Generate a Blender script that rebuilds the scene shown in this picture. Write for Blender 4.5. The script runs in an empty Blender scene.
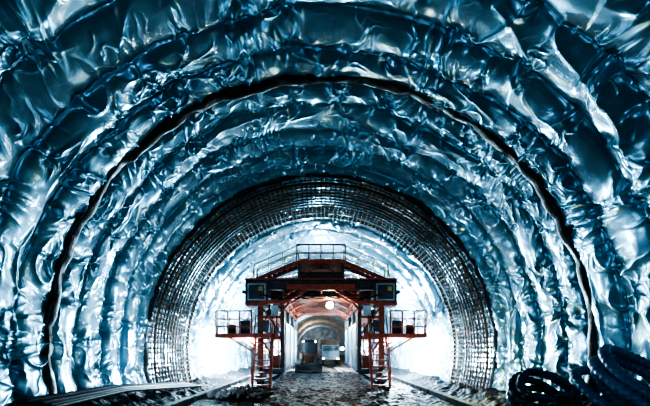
import bpy, math, random
import numpy as np
from mathutils import Vector, Matrix
random.seed(4)
R=6.5; CZ=1.75
A0=math.radians(-16.5); A1=math.radians(196.5)
scene=bpy.context.scene

# ---------------------------------------------------------------- noise
_rng=np.random.RandomState(7)
_perm=_rng.permutation(4096); _ga=_rng.rand(4096)*2*np.pi
_gx=np.cos(_ga); _gy=np.sin(_ga)
def perlin(x,y,seed=0):
    x=x+seed*17.31; y=y+seed*9.77
    xi=np.floor(x).astype(int); yi=np.floor(y).astype(int)
    xf=x-xi; yf=y-yi
    u=xf**3*(xf*(xf*6-15)+10); v=yf**3*(yf*(yf*6-15)+10)
    def g(i,j,dx,dy):
        h=_perm[(_perm[(xi+i)%4096]+yi+j)%4096]
        return _gx[h]*dx+_gy[h]*dy
    a=g(0,0,xf,yf); b=g(1,0,xf-1,yf); c=g(0,1,xf,yf-1); d=g(1,1,xf-1,yf-1)
    return ((a*(1-u)+b*u)*(1-v)+(c*(1-u)+d*u)*v)*1.5
def fbm(x,y,o=3,seed=0):
    s=0;a=1
    for i in range(o):
        s=s+a*perlin(x,y,seed+i*3); x=x*2.03;y=y*2.03;a*=.5
    return s

# ---------------------------------------------------------------- materials
def mat(name,col,rough=.5,metal=0,noise=None,bump=0,bscale=30,emit=None,estr=0,col2=None,nscale=5,spec=.5,bdist=.02):
    m=bpy.data.materials.new(name); m.use_nodes=True
    nt=m.node_tree; b=nt.nodes['Principled BSDF']
    b.inputs['Base Color'].default_value=(*col,1); b.inputs['Roughness'].default_value=rough
    b.inputs['Metallic'].default_value=metal; b.inputs['Specular IOR Level'].default_value=spec
    tc=nt.nodes.new('ShaderNodeTexCoord')
    if col2:
        n=nt.nodes.new('ShaderNodeTexNoise'); n.inputs['Scale'].default_value=nscale; n.inputs['Detail'].default_value=6
        nt.links.new(tc.outputs['Object'],n.inputs['Vector'])
        r=nt.nodes.new('ShaderNodeValToRGB'); r.color_ramp.elements[0].position=.35; r.color_ramp.elements[1].position=.65
        r.color_ramp.elements[0].color=(*col,1); r.color_ramp.elements[1].color=(*col2,1)
        nt.links.new(n.outputs['Fac'],r.inputs['Fac']); nt.links.new(r.outputs['Color'],b.inputs['Base Color'])
    if bump:
        n=nt.nodes.new('ShaderNodeTexNoise'); n.inputs['Scale'].default_value=bscale; n.inputs['Detail'].default_value=4
        nt.links.new(tc.outputs['Object'],n.inputs['Vector'])
        bp=nt.nodes.new('ShaderNodeBump'); bp.inputs['Strength'].default_value=bump; bp.inputs['Distance'].default_value=bdist
        nt.links.new(n.outputs['Fac'],bp.inputs['Height']); nt.links.new(bp.outputs['Normal'],b.inputs['Normal'])
    if emit:
        b.inputs['Emission Color'].default_value=(*emit,1); b.inputs['Emission Strength'].default_value=estr
    return m
M_mem=mat('membrane_foil',(.12,.25,.34),.23,.55,bump=.14,bscale=8,col2=(.22,.37,.45),nscale=.5)
M_band=mat('black_waterstop_rubber',(.005,.006,.008),.35,0,bump=.5,bscale=9)
M_rebar=mat('rusty_rebar',(.035,.024,.018),.7,.2,col2=(.15,.07,.035),nscale=8)
M_floor=mat('wet_gravel_floor',(.003,.004,.0055),.6,0,bump=1,bscale=6,col2=(.014,.017,.020),nscale=2.6,spec=.3,bdist=.08)
M_conc=mat('shotcrete',(.10,.13,.15),.85,0,bump=.8,bscale=5,col2=(.2,.22,.23),nscale=1)
M_kerb=mat('concrete_kerb',(.014,.018,.022),.8,0,bump=.5,bscale=12,col2=(.04,.047,.05),nscale=3,spec=.2)
M_navy=mat('navy_steel',(.02,.035,.06),.45,.2,bump=.1,col2=(.06,.06,.07),nscale=4)
M_red=mat('red_painted_steel',(.40,.06,.025),.5,.05,bump=.15,col2=(.20,.03,.02),nscale=6)
M_yel=mat('yellow_rail',(.5,.36,.12),.5,.1,col2=(.3,.22,.1),nscale=9)
M_brown=mat('rust_brown_deck',(.24,.06,.03),.6,.05,bump=.3,col2=(.10,.035,.025),nscale=5)
M_pale=mat('pale_blue_panel',(.35,.5,.6),.45,.1,bump=.2,col2=(.2,.3,.38),nscale=3)
M_black=mat('black_rubber',(.008,.009,.011),.7,0,bump=.3,spec=.25)
M_hose=mat('blue_corrugated_hose',(.05,.10,.18),.3,0,bump=.2,col2=(.09,.16,.26),nscale=3)
M_hose2=mat('dark_corrugated_hose',(.02,.035,.06),.35,0,bump=.2,col2=(.035,.055,.085),nscale=3)
M_pipe=mat('black_supply_pipe',(.01,.014,.02),.55,0,bump=.1,col2=(.02,.028,.038),nscale=3,spec=.3)
M_lamp=mat('lamp_glass',(1,1,.9),.3,0,emit=(1,.97,.70),estr=45)
M_lampb=mat('flood_glass',(1,1,1),.3,0,emit=(.75,.92,1),estr=35)
M_warm=mat('warm_lamp_glass',(1,.8,.5),.3,0,emit=(1,.55,.2),estr=14)
M_glass=mat('cab_glass',(.008,.012,.016),.4,.0,spec=.2)
M_truck=mat('truck_paint',(.04,.045,.055),.5,.1,col2=(.07,.08,.09),nscale=3)
M_orange=mat('machine_orange',(.08,.025,.012),.6,.0,col2=(.03,.018,.01),nscale=4,spec=.2)
M_rock=mat('rubble_rock',(.015,.017,.02),.8,0,bump=.7,col2=(.06,.05,.047),nscale=5)

# ---------------------------------------------------------------- builders
class B:
    def __init__(s): s.v=[];s.f=[]
    def box(s,c,d,rot=None):
        o=len(s.v); c=Vector(c)
        for sx in(-.5,.5):
            for sy in(-.5,.5):
                for sz in(-.5,.5):
                    p=Vector((sx*d[0],sy*d[1],sz*d[2]))
                    if rot is not None: p=rot@p
                    s.v.append(tuple(c+p))
        for f in((0,1,3,2),(4,6,7,5),(0,4,5,1),(2,3,7,6),(0,2,6,4),(1,5,7,3)): s.f.append(tuple(o+i for i in f))
    def beam(s,a,b,w,h=None):
        h=h or w; a=Vector(a);b=Vector(b); d=b-a
        up=Vector((0,0,1)) if abs(d.normalized().z)<.95 else Vector((0,1,0))
        x=d.cross(up).normalized(); y=x.cross(d).normalized()
        rot=Matrix((x,d.normalized(),y)).transposed()
        s.box((a+b)/2,(w,d.length,h),rot)
    def ibeam(s,a,b,w,h,t=.03):
        a=Vector(a);b=Vector(b); d=(b-a)
        up=Vector((0,0,1)) if abs(d.normalized().z)<.95 else Vector((0,1,0))
        x=d.cross(up).normalized(); y=x.cross(d).normalized()
        o=y*(h/2-t/2)
        s.beam(a+o,b+o,w,t); s.beam(a-o,b-o,w,t); s.beam(a,b,t,h-2*t)
    def path(s,pts,r,n=8,closed=False,rf=None):
        pts=[Vector(p) for p in pts]; N=len(pts); o=len(s.v); prev=None
        for i,p in enumerate(pts):
            if closed: t=pts[(i+1)%N]-pts[i-1]
            else: t=pts[min(i+1,N-1)]-pts[max(i-1,0)]
            t.normalize()
            if prev is None:
                up=Vector((0,0,1)) if abs(t.z)<.9 else Vector((1,0,0))
                x=t.cross(up).normalized()
            else: x=(prev-t*prev.dot(t)).normalized()
            prev=x; y=t.cross(x)
            rr=rf(i) if rf else r
            for k in range(n):
                a=2*math.pi*k/n
                s.v.append(tuple(p+(x*math.cos(a)+y*math.sin(a))*rr))
        for i in range(N if closed else N-1):
            j=(i+1)%N
            for k in range(n):
                k2=(k+1)%n
                s.f.append((o+i*n+k,o+i*n+k2,o+j*n+k2,o+j*n+k))
        if not closed:
            s.f.append(tuple(o+k for k in range(n))[::-1]); s.f.append(tuple(o+(N-1)*n+k for k in range(n)))
    def cyl(s,a,b,r,n=16): s.path([a,b],r,n)
    def obj(s,name,m,parent=None,smooth=False,bevel=0):
        me=bpy.data.meshes.new(name); me.from_pydata(s.v,[],s.f); me.update()
        me.materials.append(m)
        if smooth: me.polygons.foreach_set('use_smooth',[True]*len(me.polygons))
        ob=bpy.data.objects.new(name,me); scene.collection.objects.link(ob)
        if parent: ob.parent=parent
        if bevel:
            md=ob.modifiers.new('bevel','BEVEL'); md.width=bevel; md.segments=2; md.limit_method='ANGLE'
        return ob
def empty(name):
    e=bpy.data.objects.new(name,None); scene.collection.objects.link(e); e.empty_display_size=.2; return e
def gridmesh(name,X,Y,Z,m,flip=False):
    nu,nv=X.shape
    co=np.stack([X,Y,Z],-1).reshape(-1,3).astype(np.float32)
    idx=np.arange(nu*nv).reshape(nu,nv)
    q=np.stack([idx[:-1,:-1],idx[1:,:-1],idx[1:,1:],idx[:-1,1:]],-1).reshape(-1,4)
    if flip:q=q[:,::-1]
    me=bpy.data.meshes.new(name)
    me.vertices.add(len(co)); me.vertices.foreach_set('co',co.ravel())
    me.loops.add(q.size); me.loops.foreach_set('vertex_index',q.ravel().astype(np.int32))
    me.polygons.add(len(q)); me.polygons.foreach_set('loop_start',np.arange(0,q.size,4,dtype=np.int32))
    me.polygons.foreach_set('loop_total',np.full(len(q),4,dtype=np.int32))
    me.polygons.foreach_set('use_smooth',np.ones(len(q),dtype=bool))
    me.update(calc_edges=True); me.validate(); me.materials.append(m)
    ob=bpy.data.objects.new(name,me); scene.collection.objects.link(ob); return ob

# ---------------------------------------------------------------- membrane
seams=np.array([-6,-4.4,-3,-1.6,-.3,1.0,2.2,3.3,4.3,5.2,6.1,6.95,7.8,8.6,9.6,10.5,11.4,12.1,13.6,15.1,16.4,17.6,19,20.4,21.8,23.4,25,27,29,31,33,35,37])
def sridge(n,k,s=.0006):  # softly rounded ridge
    return np.exp(-(np.sqrt(n*n+s)-s**.5)*k)
def disp(U,V):
    w=V+.16*perlin(U*.35,V*.25,1)+.06*perlin(U*1.3,V*.5,2)
    k=np.clip(np.searchsorted(seams,w)-1,0,len(seams)-2)
    t=(w-seams[k])/(seams[k+1]-seams[k]); t=np.clip(t,0,1)
    prof=(np.clip(np.sin(np.pi*t**.75),0,1))**.6
    d=.185*prof*(.8+.4*perlin(U*.4+k*5.3,V*.2,3))
    wx=U+.35*perlin(U*.6,V*.6,4); wy=V+.35*perlin(U*.6,V*.6,5)
    d=d+.055*perlin(wx*.62,wy*.75,6)+.026*perlin(wx*1.5,wy*1.4,16)
    wx=U+.5*perlin(U*.5,V*.5,7); wy=V+.45*perlin(U*.6,V*.6,8)
    n=perlin(wx*.45,wy*1.5,9)
    msk=np.clip(perlin(U*.5,V*.7,10)*2.2+.25,0,1)
    d=d+.06*sridge(n,8,.0003)*msk
    n=perlin(wx*1.7+9,wy*.8,11)
    msk=np.clip(perlin(U*.7,V*.7,12)*2.4+.1,0,1)
    d=d+.05*sridge(n,8,.0003)*msk
    n=perlin(wx*2.9,wy*1.0,21)
    msk=np.clip(perlin(U*.8,V*.8,22)*2.4+.2,0,1)*np.clip(1.25-prof,0,1)
    d=d+.045*sridge(n,7,.0003)*msk
    wx=U+.25*perlin(U*1.7,V*1.7,23); wy=V+.25*perlin(U*1.7,V*1.7,24)
    n=perlin(wx*2.3,wy*3.1,25); msk=np.clip(perlin(U*1.1,V*1.1,26)*2.6+.05,0,1)
    d=d+.026*sridge(n,9,.0003)*msk
    d=d+.004*perlin(U*4.5,V*5,27)
    return d
def stars(U,V,d,us,vs,seed):
    rg=np.random.RandomState(seed)
    for sv in seams:
        if sv<vs[0]-.5 or sv>vs[-1]+.5: continue
        u=rg.rand()*.8
        while u<us[-1]:
            v0=sv+rg.normal()*.2; rad=.2+.33*rg.rand()
            i0,i1=np.searchsorted(us,[u-rad*2.2,u+rad*2.2]); j0,j1=np.searchsorted(vs,[v0-rad*2.2,v0+rad*2.2])
            if i1>i0+2 and j1>j0+2:
                du=U[i0:i1,j0:j1]-u; dv=V[i0:i1,j0:j1]-v0
                rr=np.sqrt(du*du+dv*dv)+1e-4; ph=np.arctan2(dv,du)+rg.rand()*6+rr*rg.normal()*1.8
                nf=rg.choice([1,2,3]); f=np.exp(-(rr/rad)**2)
                win=np.clip(rr/.2,0,1)
                d[i0:i1,j0:j1]+=f*(.10*win*(np.exp(-(np.sqrt(np.sin(ph*nf/2)**2+.004)-.063)*5))-.07*np.exp(-(rr/.13)**2))
            u+=.65+.8*rg.rand()
    return d
def tube(name,y0,y1,nu,nv,m,flat=False):
    us=np.linspace(0,(A1-A0)*R,nu); vs=np.linspace(y0,y1,nv)
    U,V=np.meshgrid(us,vs,indexing='ij')
    if flat: d=.12*fbm(U*.8,V*.8,4,30)+.05
    else: d=stars(U,V,disp(U,V),us,vs,3)
    if not flat:
        tight=1-.75*np.exp(-((V-13.6)/1.5)**6); d=d*tight
    a=A0+U/R; r=R+.10-d
    return gridmesh(name,r*np.cos(a),V,CZ+r*np.sin(a),m)
shell=empty('wall_tunnel_membrane')
for nm,a,b,nu,nv in(('membrane_behind',-7,3,300,160),('membrane_near',3,17,1350,780),('membrane_far',17,36,500,420)):
    tube(nm,a,b,nu,nv,M_mem).parent=shell
tube('wall_tunnel_shotcrete',36,95,160,240,M_conc,True)
us=np.linspace(-7,7,60); zs=np.linspace(-1,9,50); U,V=np.meshgrid(us,zs,indexing='ij')
gridmesh('wall_end',U,94.5+.4*fbm(U*.6,V*.6,4,40),V,M_conc)

def bandmesh(name,y,w,seed,rr):
    us=np.linspace(0,(A1-A0)*R,900); vs=np.linspace(-1,1,15)
    U,T=np.meshgrid(us,vs,indexing='ij')
    wob=.05*perlin(U*.8,U*0,seed)+.02*perlin(U*3,U*0,seed+1)
    ww=w*(1+.4*perlin(U*1.3,U*0,seed+2))
    Vv=y+wob+T*ww/2
    d=rr+.07*perlin(U*1.8,Vv*2,seed+3)+.03*np.sqrt(np.clip(1-T*T,0,1))-.10*(np.abs(T)>.97)
    a=A0+U/R; r=R+.10-d
    o=gridmesh(name,r*np.cos(a),Vv,CZ+r*np.sin(a),M_band); o.parent=shell; return o
bandmesh('waterstop_band',7.75,.19,50,.15)
bandmesh('waterstop_band.001',12.0,.18,60,.18)

# rebar lattice
rb=B()
def ringpts(r,y,n=110): return [(r*math.cos(A0+(A1-A0)*i/n),y,CZ+r*math.sin(A0+(A1-A0)*i/n)) for i in range(n+1)]
for layer,(rr,br) in enumerate(((6.38,.018),(6.12,.02))):
    y=12.15
    while y<15.1:
        rb.path([(p[0]+random.uniform(-.01,.01),p[1]+random.uniform(-.015,.015),p[2]) for p in ringpts(rr-.02,y)],br,5); y+=.25
    n=124
    for i in range(n+1):
        a=A0+(A1-A0)*i/n+random.uniform(-.004,.004)
        y0=12.1-random.random()*.15; y1=15.1+random.random()*.25
        rb.path([(rr*math.cos(a),y0,CZ+rr*math.sin(a)),(rr*math.cos(a),y1,CZ+rr*math.sin(a))],br*1.3,5)
for y in(12.1,15.05):
    rb.path(ringpts(6.2,y),.05,6)
ro=rb.obj('rebar_cage',M_rebar,shell,smooth=True)

# ---------------------------------------------------------------- floor
xs=np.linspace(-6.6,6.6,420); ys=np.concatenate([np.linspace(-7,3,40),np.linspace(3.05,26,800),np.linspace(26.2,95,160)])
X,Y=np.meshgrid(xs,ys,indexing='ij')
side=np.clip((np.abs(X)-4.6)/1.6,0,1); side=side*side*(3-2*side)
h=.62-.42*np.clip((Y-8)/5,0,1)
Z=side*h+.09*fbm(X*.8,Y*.8,5,70)*(.5+side)+.09*np.clip(perlin(X*2.6,Y*2.6,71),0,1)*(1+side)+.03*perlin(X*7,Y*7,75)-.06*np.exp(-((np.abs(X)-1.0)/.28)**2)-.02
gridmesh('floor',X,Y,Z,M_floor,flip=False)
for sgn,nm,ys0 in((-1,'kerb_left',-5),(1,'kerb_right',9)):
    k=B()
    y=ys0
    while y<60:
        k.box((sgn*4.35+random.uniform(-.02,.02),y+.98,.07),(.22,1.94,.26)); y+=2
    k.obj(nm,M_kerb,bevel=.03)

# ---------------------------------------------------------------- gantry
G=empty('tunnel_lining_gantry')
F=15.5; BK=24.0
navy=B(); red=B(); yel=B(); brown=B(); pale=B(); blk=B()
for s in(-1,1):
    navy.ibeam((s*2.9,F-.2,.75),(s*2.9,BK+.2,.75),.3,.4)
    for y in(F+.2,F+2.8,F+5.6,BK-.2):
        col=brown if y<F+1 else navy
        col.box((s*2.9,y,2.4),(.28,.28,3.2)); navy.box((s*1.85,y,2.4),(.2,.22,3.4))
        navy.beam((s*1.85,y,.72),(s*2.9,y,.72),.2,.25)
        brown.beam((s*1.85,y,2.35),(s*2.9,y,2.35),.14,.18)
        red.beam((s*1.85,y,.8),(s*2.9,y,2.3),.08); red.beam((s*1.85,y,2.4),(s*2.9,y,3.9),.08)
    for y in(F+.2,BK-.2):
        navy.box((s*2.9,y,.42),(.34,1.2,.3))
        for yy in(-.38,.38): blk.cyl((s*2.9-.1,y+yy,.22),(s*2.9+.1,y+yy,.22),.2,18)
    blk.ibeam((s*2.9,F-1.6,.08),(s*2.9,BK+3,.08),.12,.14)
    for y in(F+1.0,F+3.4,F+6.2): pale.box((s*1.73,y+.3,2.0),(.05,1.7,2.2))
    brown.box((s*2.38,F+4,3.3),(.95,7.6,.05)); red.beam((s*1.9,F-.02,3.32),(s*2.9,F-.02,3.32),.06,.12)
    for z in(3.6,3.85): red.beam((s*1.9,F-.02,z),(s*2.9,F-.02,z),.04)
    pale.box((s*2.2,F+.05,3.62),(.35,.25,.5)); navy.box((s*2.62,F+.02,2.9),(.3,.2,.55)); brown.box((s*2.2,F+.1,1.2),(.45,.4,.6))
    brown.box((s*3.9,F+3.5,2.45),(2.1,7.6,.07))
    red.beam((s*2.0,F-.32,2.42),(s*4.95,F-.32,2.42),.09,.2)
    red.beam((s*4.92,F-.3,2.42),(s*4.92,F+7.3,2.42),.08,.18)
    for y in(F,F+2.4,F+4.8,F+7.2):
        red.beam((s*2.9,y,2.38),(s*4.9,y,2.38),.08,.12); red.beam((s*2.95,y,1.5),(s*4.4,y,2.36),.07)
    for i in range(4):
        x=s*(3.25+i*.55); red.beam((x,F-.3,2.45),(x,F-.3,3.6),.07)
    for z in(2.85,3.2,3.58): red.beam((s*3.25,F-.3,z),(s*4.92,F-.3,z),.06); red.beam((s*4.92,F-.3,z),(s*4.92,F+7.3,z),.05)
    for i in range(8): red.beam((s*4.92,F+i*1.04,2.45),(s*4.92,F+i*1.04,3.55),.05)
    navy.box((s*3.7,F+.5,2.85),(.5,.4,.7)); brown.box((s*4.4,F+.8,2.75),(.4,.5,.5)); 
    cx=s*2.62
    for e in(-.4,.4):
        red.beam((cx+e,F-1.3,.06),(cx+e,F-.3,2.5),.07,.18)
        red.path([(cx+e,F-1.35,.1),(cx+e,F-1.38,1.0),(cx+e,F-.4,3.4),(cx+e,F-.1,3.4)],.028,6)
        red.beam((cx+e,F-.85,1.1),(cx+e,F-.9,2.15),.04)
    for i in range(9):
        t=(i+.7)/9.3; red.box((cx,F-1.3+t,.02+t*2.48),(.8,.24,.05))
    navy.box((s*3.05,F+.35,4.42),(1.1,.9,1.15)); pale.box((s*3.05,F-.11,4.5),(.86,.02,.8)); navy.box((s*3.05,F-.13,4.5),(.74,.03,.68))
    yel.box((s*3.05+.2,F-.16,4.65),(.2,.02,.2)); red.box((s*3.05,F-.13,3.93),(1.1,.06,.14))
    navy.box((s*3.45,F+4.5,4.85),(.2,8.6,.5))
    for y in(F+4.2,F+8): navy.cyl((s*3.4,y,4.7),(s*4.5,y,5.2),.07,10); blk.cyl((s*4.4,y,5.15),(s*4.75,y,5.3),.12,10)
    for yy in(F+.1,F+.9):
        red.beam((s*3.2,yy,5.1),(s*1.15,yy,5.95),.06,.18)
        yel.path([(s*3.3,yy,5.15),(s*3.2,yy,5.85),(s*1.15,yy,6.75),(s*1.0,yy,6.75)],.03,6)
        yel.path([(s*3.2,yy,5.5),(s*1.15,yy,6.4)],.025,6)
        for t in(0,.33,.66,1): yel.beam((s*(3.2-2.05*t),yy,5.1+.85*t),(s*(3.2-2.05*t),yy,5.85+.9*t),.04)
    for i in range(8):
        t=(i+.5)/8; red.box((s*(3.2-2.05*t),F+.5,5.12+.85*t),(.2,.8,.035))
for y in(F,F+2.4,F+4.8,F+7.2,BK):
    navy.ibeam((-3.6,y,4.85),(3.6,y,4.85),.3,.5)
for i in range(9): navy.box((-3.2+.8*i,F-.06,4.85),(.04,.12,.44))
for x in(-2.9,-1.85,-1,0,1,1.85,2.9): brown.ibeam((x,F+.2,4.5),(x,BK-.2,4.5),.12,.22)
for i in range(22): brown.beam((-1.9,F+.3+i*.39,4.36),(1.9,F+.3+i*.39,4.36),.09,.08)
brown.box((0,(F+BK)/2,5.13),(6.9,BK-F,.05))
red.beam((-3.6,F-.17,5.1),(3.6,F-.17,5.1),.04,.07)
for s in(-1,1):
    red.beam((s*1.95,F-.05,3.9),(s*.7,F-.05,4.6),.1,.14); red.beam((s*2.45,F-.05,4.0),(s*1.2,F-.05,4.62),.09)
    red.beam((s*1.7,F+.25,4.15),(s*1.7,BK,4.15),.16,.14)
    brown.beam((s*1.85,F+.2,3.95),(s*1.85,BK,3.95),.16,.22)
    red.beam((s*1.85,F+.1,3.6),(s*1.3,F+.1,4.3),.1)
    for j in range(4): red.beam((s*1.8,F+.6+2.1*j,3.9),(s*.9,F+.6+2.1*j,4.4),.08)
red.beam((-2.9,F-.08,4.02),(-1.7,F-.08,4.02),.1,.14); red.beam((1.7,F-.08,4.02),(2.9,F-.08,4.02),.1,.14)
red.box((0,F-.19,4.72),(3.2,.04,.26))
for x in(-1.05,1.05):
    for y in(F+.1,F+2.4): navy.beam((x,y,5.1),(x,y,6.0),.12)
brown.box((0,F+1.2,5.98),(2.3,2.6,.06))
red.beam((-1.15,F-.08,5.93),(1.15,F-.08,5.93),.1,.16); navy.beam((-1.15,F+2.5,5.93),(1.15,F+2.5,5.93),.1,.18)
red.beam((-1.05,F+.1,5.2),(0,F+.1,5.9),.06); red.beam((1.05,F+.1,5.2),(0,F+.1,5.9),.06)
navy.box((0,F+1.4,5.45),(.9,.8,.55)); navy.box((0,F+.3,5.35),(2.0,.06,.4))
for y in(F-.08,F+2.5):
    for z in(6.35,6.75): red.beam((-1.15,y,z),(1.15,y,z),.065)
    for i in range(5): red.beam((-1.15+.575*i,y,6),(-1.15+.575*i,y,6.77),.055)
for x in(-1.15,1.15):
    for z in(6.35,6.75): red.beam((x,F+.9,z),(x,F+2.5,z),.04)
for z in(5.6,6.1): yel.beam((-3.4,BK,z),(3.4,BK,z),.035)
for i in range(9): yel.beam((-3.4+.85*i,BK,5.1),(-3.4+.85*i,BK,6.1),.035)
for s in(-1,1):
    for z in(5.5,5.9): yel.beam((s*3.45,F+1.2,z),(s*3.45,BK,z),.035)
    for i in range(8): yel.beam((s*3.45,F+1.2+i*1.04,5.1),(s*3.45,F+1.2+i*1.04,5.9),.035)
for i in range(7):
    x=random.choice([-1,1])*random.uniform(1.9,2.8); z0=3.9
    blk.path([(x+random.uniform(-.05,.05)+.12*math.sin(t*3+i),F-.05,z0-t*1.1) for t in np.linspace(0,2.6,14)],.025,5)
for i in range(3):
    blk.path([(-2.9+t*5.8,F-.22,4.35-.18*math.sin(t*math.pi*(2+i))**2) for t in np.linspace(0,1,40)],.018,5)
navy.obj('portal_frame',M_navy,G,bevel=.012); red.obj('stairs_and_railings',M_red,G); yel.obj('handrails',M_yel,G)
brown.obj('decks',M_brown,G); pale.obj('side_panels',M_pale,G); blk.obj('wheels_rails_and_cables',M_black,G,smooth=False)
LX,LY,LZ=.45,F+1.2,4.05
lm=B(); lm.cyl((LX,LY-.08,LZ),(LX,LY+.05,LZ),.17,24)
lm.obj('work_lamp_glass',M_lamp,G)
lh=B(); lh.cyl((LX,LY+.052,LZ),(LX,LY+.2,LZ),.2,24); lh.beam((LX,LY+.12,LZ),(LX,LY+.12,4.4),.04); lh.obj('work_lamp_housing',M_black,G)

# ---------------------------------------------------------------- lamps
def light(name,typ,loc,power,col,size=.2,rot=None,spot=None,par=None):
    l=bpy.data.lights.new(name,typ); l.energy=power; l.color=col
    if typ=='AREA': l.size=size
    else: l.shadow_soft_size=size
    if spot: l.spot_size=math.radians(spot); l.spot_blend=.6
    o=bpy.data.objects.new(name,l); o.location=loc
    if rot is not None: o.rotation_euler=(Vector(rot)-Vector(loc)).to_track_quat('-Z','Y').to_euler()
    scene.collection.objects.link(o)
    if par:o.parent=par
    return o
def flood(loc,target,power,col,on=True,spot=150,size=.15):
    e=empty('floodlight')
    loc=Vector(loc); d=(Vector(target)-loc).normalized()
    x=d.cross(Vector((0,0,1))).normalized(); y=x.cross(d)
    rot=Matrix((x,d,y)).transposed()
    h=B(); h.box(loc-d*.09,(.42,.14,.32),rot)
    h.beam(loc-d*.1-x*.26,loc-d*.1+x*.26,.03); 
    h.cyl(loc-d*.1-Vector((0,0,.15)),(loc.x-d.x*.1,loc.y-d.y*.1,.12),.025,8)
    for k in range(3):
        a=k*2.094; b0=Vector((loc.x-d.x*.1,loc.y-d.y*.1,.5)); h.cyl(b0,(b0.x+.45*math.cos(a),b0.y+.45*math.sin(a),.02),.018,6)
    h.obj('housing_and_tripod',M_black,e)
    g=B(); g.box(loc-d*.012,(.36,.02,.26),rot); g.obj('lens',M_lampb,e)
    light('flood_beam','SPOT',loc+d*.05,power,col,size,target,spot,e)
for s in(-1,1):
    flood((s*3.65,19.0,1.7),(s*6.5,21.5,2.2),24000,(.68,.88,1),spot=170)
    light('deck_worklight','POINT',(s*4.1,17.6,1.6),3000,(.56,.85,1),.15,par=G)
    light('deck_worklight','POINT',(s*3.9,22.5,4.2),3600,(.42,.80,1),.15,par=G)
    light('leg_worklight','POINT',(s*2.35,F+1.4,1.9),90,(.6,.85,1),.06,par=G)
flood((2.2,34,1.9),(.5,20,1.9),900,(.9,.97,1),spot=120)  # added flood, brightens the far tunnel seen through the gantry
flood((-2.6,33,2.2),(-1.4,20,2.0),900,(.8,.93,1),spot=120)  # second added flood for the far tunnel
flood((-1.0,-2.2,2.3),(0,15.5,4.6),1000,(1,.92,.82),spot=30)  # added unseen spot behind the camera, front fill for the gantry
light('deck_lamp_light','POINT',(LX,LY-.3,LZ-.05),240,(1,.92,.7),.12,par=G)
light('top_deck_light','POINT',(0,19.5,6.9),1400,(.36,.78,1),.15,par=G)
light('under_deck_light','POINT',(-1.0,19.5,3.2),200,(.65,.88,1),.1,par=G)
light('under_deck_light.001','POINT',(1.0,22.0,3.4),250,(.7,.88,1),.1,par=G)
light('rear_fill_left','POINT',(-3.9,-2.5,1.0),280,(.32,.70,1),.12)  # added fill light behind the camera, no fixture
light('rear_fill_right','POINT',(4.0,-2.8,1.0),200,(.36,.68,1),.12)  # added fill light behind the camera, right side
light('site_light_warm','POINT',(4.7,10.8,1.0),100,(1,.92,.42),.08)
light('wall_fill_cool','POINT',(-4.4,10.8,1.1),250,(.52,.82,1),.1)  # added fill for the near left wall, no fixture modelled
light('wall_fill_cool.001','POINT',(4.6,12.0,1.2),130,(.42,.76,1),.1)  # added fill for the near right wall, no fixture modelled
for y,c in((33,(.8,.93,1)),(45,(1,.8,.55)),(58,(.8,.93,1)),(74,(1,.7,.45)),(88,(.9,.95,1))):
    light('tunnel_lamp','POINT',(2.5 if y%2 else -2.5,y,6.0),1000,c,.2)

# ---------------------------------------------------------------- vehicles
V=empty('wheel_loader'); ox,oy=-.95,27
b=B(); b.box((ox,oy+1,1.05),(1.7,2.6,.8)); b.box((ox,oy+1.9,1.5),(1.3,1.3,.5)); b.obj('chassis',M_orange,V,bevel=.06)
b=B(); b.box((ox,oy+.4,1.95),(1.2,1.2,1.1)); b.obj('cab_glass',M_glass,V,bevel=.08)
b=B(); b.box((ox,oy+.4,2.54),(1.35,1.35,.09))
for sx in(-.6,.6):
    for sy in(-.2,1.0): b.beam((ox+sx,oy+sy,1.4),(ox+sx,oy+sy,2.5),.08)
for sx in(-.5,.5): b.beam((ox+sx,oy-.3,1.3),(ox+sx,oy-1.5,.6),.14,.2)
b.obj('cab_frame_and_arms',M_black,V)
b=B(); b.box((ox,oy-1.6,.40),(2.0,.08,.65)); b.box((ox,oy-1.95,.13),(2.0,.75,.08))
for sx in(-1,1): b.box((ox+sx,oy-1.85,.38),(.06,.6,.55))
b.obj('bucket',M_black,V)
b=B()
for sx in(-.85,.85):
    for sy in(0,2): b.cyl((ox+sx-.2,oy+sy,.58),(ox+sx+.2,oy+sy,.58),.57,24)
b.obj('wheels',M_black,V,bevel=.04)
b=B()
for sx in(-.5,.5): b.cyl((ox+sx,oy-.25,2.45),(ox+sx,oy-.32,2.45),.07,12)
b.obj('headlights',M_warm,V)
V=empty('dump_truck'); ox,oy=1.1,38
b=B(); b.box((ox,oy,1.55),(2.1,1.5,1.6)); b.box((ox,oy-.8,.75),(2.2,.25,.35)); b.obj('cab',M_truck,V,bevel=.1)
b=B(); b.box((ox,oy-.765,1.95),(1.75,.04,.6)); b.obj('windscreen',M_glass,V)
b=B(); b.box((ox,oy+3.2,1.9),(2.3,4.4,.1))
for sx in(-1.12,1.12): b.box((ox+sx,oy+3.2,2.4),(.08,4.4,1.0))
b.box((ox,oy+1,2.4),(2.3,.08,1.1)); b.box((ox,oy+5.4,2.4),(2.3,.08,1.0)); b.obj('dump_body',M_orange,V)
b=B(); b.box((ox,oy+2.6,.95),(.9,6,.25))
for sx in(-.9,.9):
    for sy in(0,3.3,4.5): b.cyl((ox+sx-.16,oy+sy,.5),(ox+sx+.16,oy+sy,.5),.49,22)
b.obj('wheels_and_frame',M_black,V)
b=B()
for sx in(-.8,.8): b.box((ox+sx,oy-.94,.78),(.26,.03,.14))
b.obj('headlights',M_warm,V)

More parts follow.
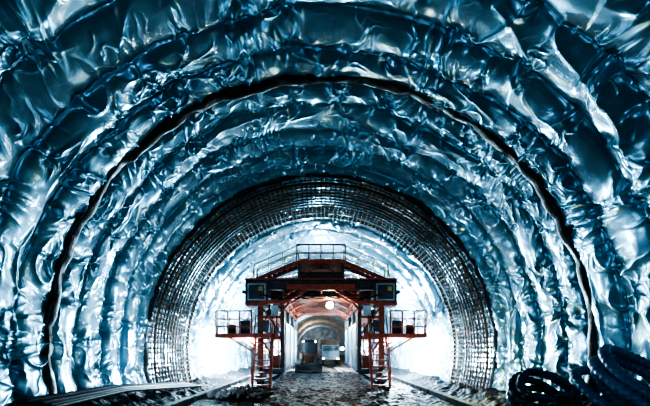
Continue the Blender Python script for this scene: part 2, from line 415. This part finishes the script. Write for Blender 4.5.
# ---------------------------------------------------------------- hose coils (right)
def coil(b,c,r,turns,th,tilt,az,pitch=None,tail=None,seed=0):
    rg=random.Random(seed); pts=[]; n=int(turns*90)
    rot=Matrix.Rotation(az,3,'Z')@Matrix.Rotation(tilt,3,'X')
    for i in range(n):
        a=2*math.pi*i/90; k=i/90
        rr=r+.10*math.sin(k*2.4+seed)+.02*math.sin(a*3+seed)
        p=Vector((rr*math.cos(a),rr*math.sin(a),(pitch or th*1.7)*k+.03*math.sin(a*2+k*3)))
        pts.append(rot@p+Vector(c))
    if tail:
        p0=pts[0]; t0=(pts[0]-pts[1]).normalized()
        P=[p0,p0+t0*.6]+[Vector(t) for t in tail]
        sm=[]
        for i in range(len(P)-1):
            pa=P[max(i-1,0)];pb=P[i];pc=P[i+1];pd=P[min(i+2,len(P)-1)]
            for j in range(18):
                t=j/18; sm.append(.5*((2*pb)+(pc-pa)*t+(2*pa-5*pb+4*pc-pd)*t*t+(3*pb-pa-3*pc+pd)*t**3))
        pts=sm[::-1]+pts
    fine=[]; 
    for i in range(len(pts)-1):
        L=(pts[i+1]-pts[i]).length; m=max(1,int(L/.02))
        for j in range(m): fine.append(pts[i].lerp(pts[i+1],j/m))
    b.path(fine,th,12,rf=lambda i:th*(1 if (i//2)%2 else .84))
h=B()
coil(h,(5.0,5.35,.84),.70,4,.085,math.radians(42),math.radians(22),seed=1,pitch=.17,tail=[(3.9,4.9,.35),(3.3,5.6,.14)])
h.obj('corrugated_hose_coil',M_hose,smooth=True)
h=B(); coil(h,(4.45,6.7,.62),.50,4,.08,math.radians(38),math.radians(-15),seed=3,pitch=.16,tail=[(3.5,6.9,.3),(2.9,6.5,.14),(2.4,7.0,.12)])
h.obj('corrugated_hose_coil.001',M_hose2,smooth=True)

h=B()
for i in range(4):
    pts=[]
    for t in np.linspace(0,1,60):
        pts.append((-5.2+.17*i+.12*math.sin(t*4+i),5.6+t*7,.84-.03*i-.42*max(0,min(1,(5.6+t*7-8)/5))))
    h.path(pts,.065 if i<2 else .04,8)
h.obj('supply_pipes',M_pipe,smooth=True)
def rocks(name,c,n,spread,smin,smax,seed):
    rg=random.Random(seed); b=B()
    import bmesh
    for i in range(n):
        bm=bmesh.new(); bmesh.ops.create_icosphere(bm,subdivisions=1,radius=1)
        s=rg.uniform(smin,smax); d=max(-1.1,min(1.1,rg.gauss(0,spread*.5))); e=max(-.9,min(.9,rg.gauss(0,spread*.4)))
        sc=Vector((rg.uniform(.7,1.4),rg.uniform(.7,1.3),rg.uniform(.5,.9)))
        o=len(b.v)
        for v in bm.verts:
            k=rg.uniform(.75,1.2); b.v.append((c[0]+d+v.co.x*s*sc.x*k,c[1]+e+v.co.y*s*sc.y*k,c[2]+max(0,.3-abs(d)*.4)*rg.random()*.8+s*.4+v.co.z*s*sc.z*k))
        for f in bm.faces: b.f.append(tuple(o+v.index for v in f.verts))
        bm.free()
    return b.obj(name,M_rock)
rocks('rubble_pile',(-2.95,12.1,.02),120,1.0,.05,.22,1)

# ---------------------------------------------------------------- world / camera
w=bpy.data.worlds.new('World'); scene.world=w; w.use_nodes=True
bg=w.node_tree.nodes['Background']; bg.inputs[0].default_value=(.02,.2,.4,1); bg.inputs[1].default_value=.3
cam=bpy.data.cameras.new('Camera'); cam.lens=18; cam.sensor_width=36; cam.shift_y=147/650; cam.shift_x=4/650
co=bpy.data.objects.new('Camera',cam); co.location=(0,0,1.75); co.rotation_euler=(math.pi/2,0,0)
scene.collection.objects.link(co); scene.camera=co
scene.view_settings.view_transform='AgX'
try: scene.view_settings.look='AgX - Very High Contrast'
except Exception: pass
scene.view_settings.exposure=.3
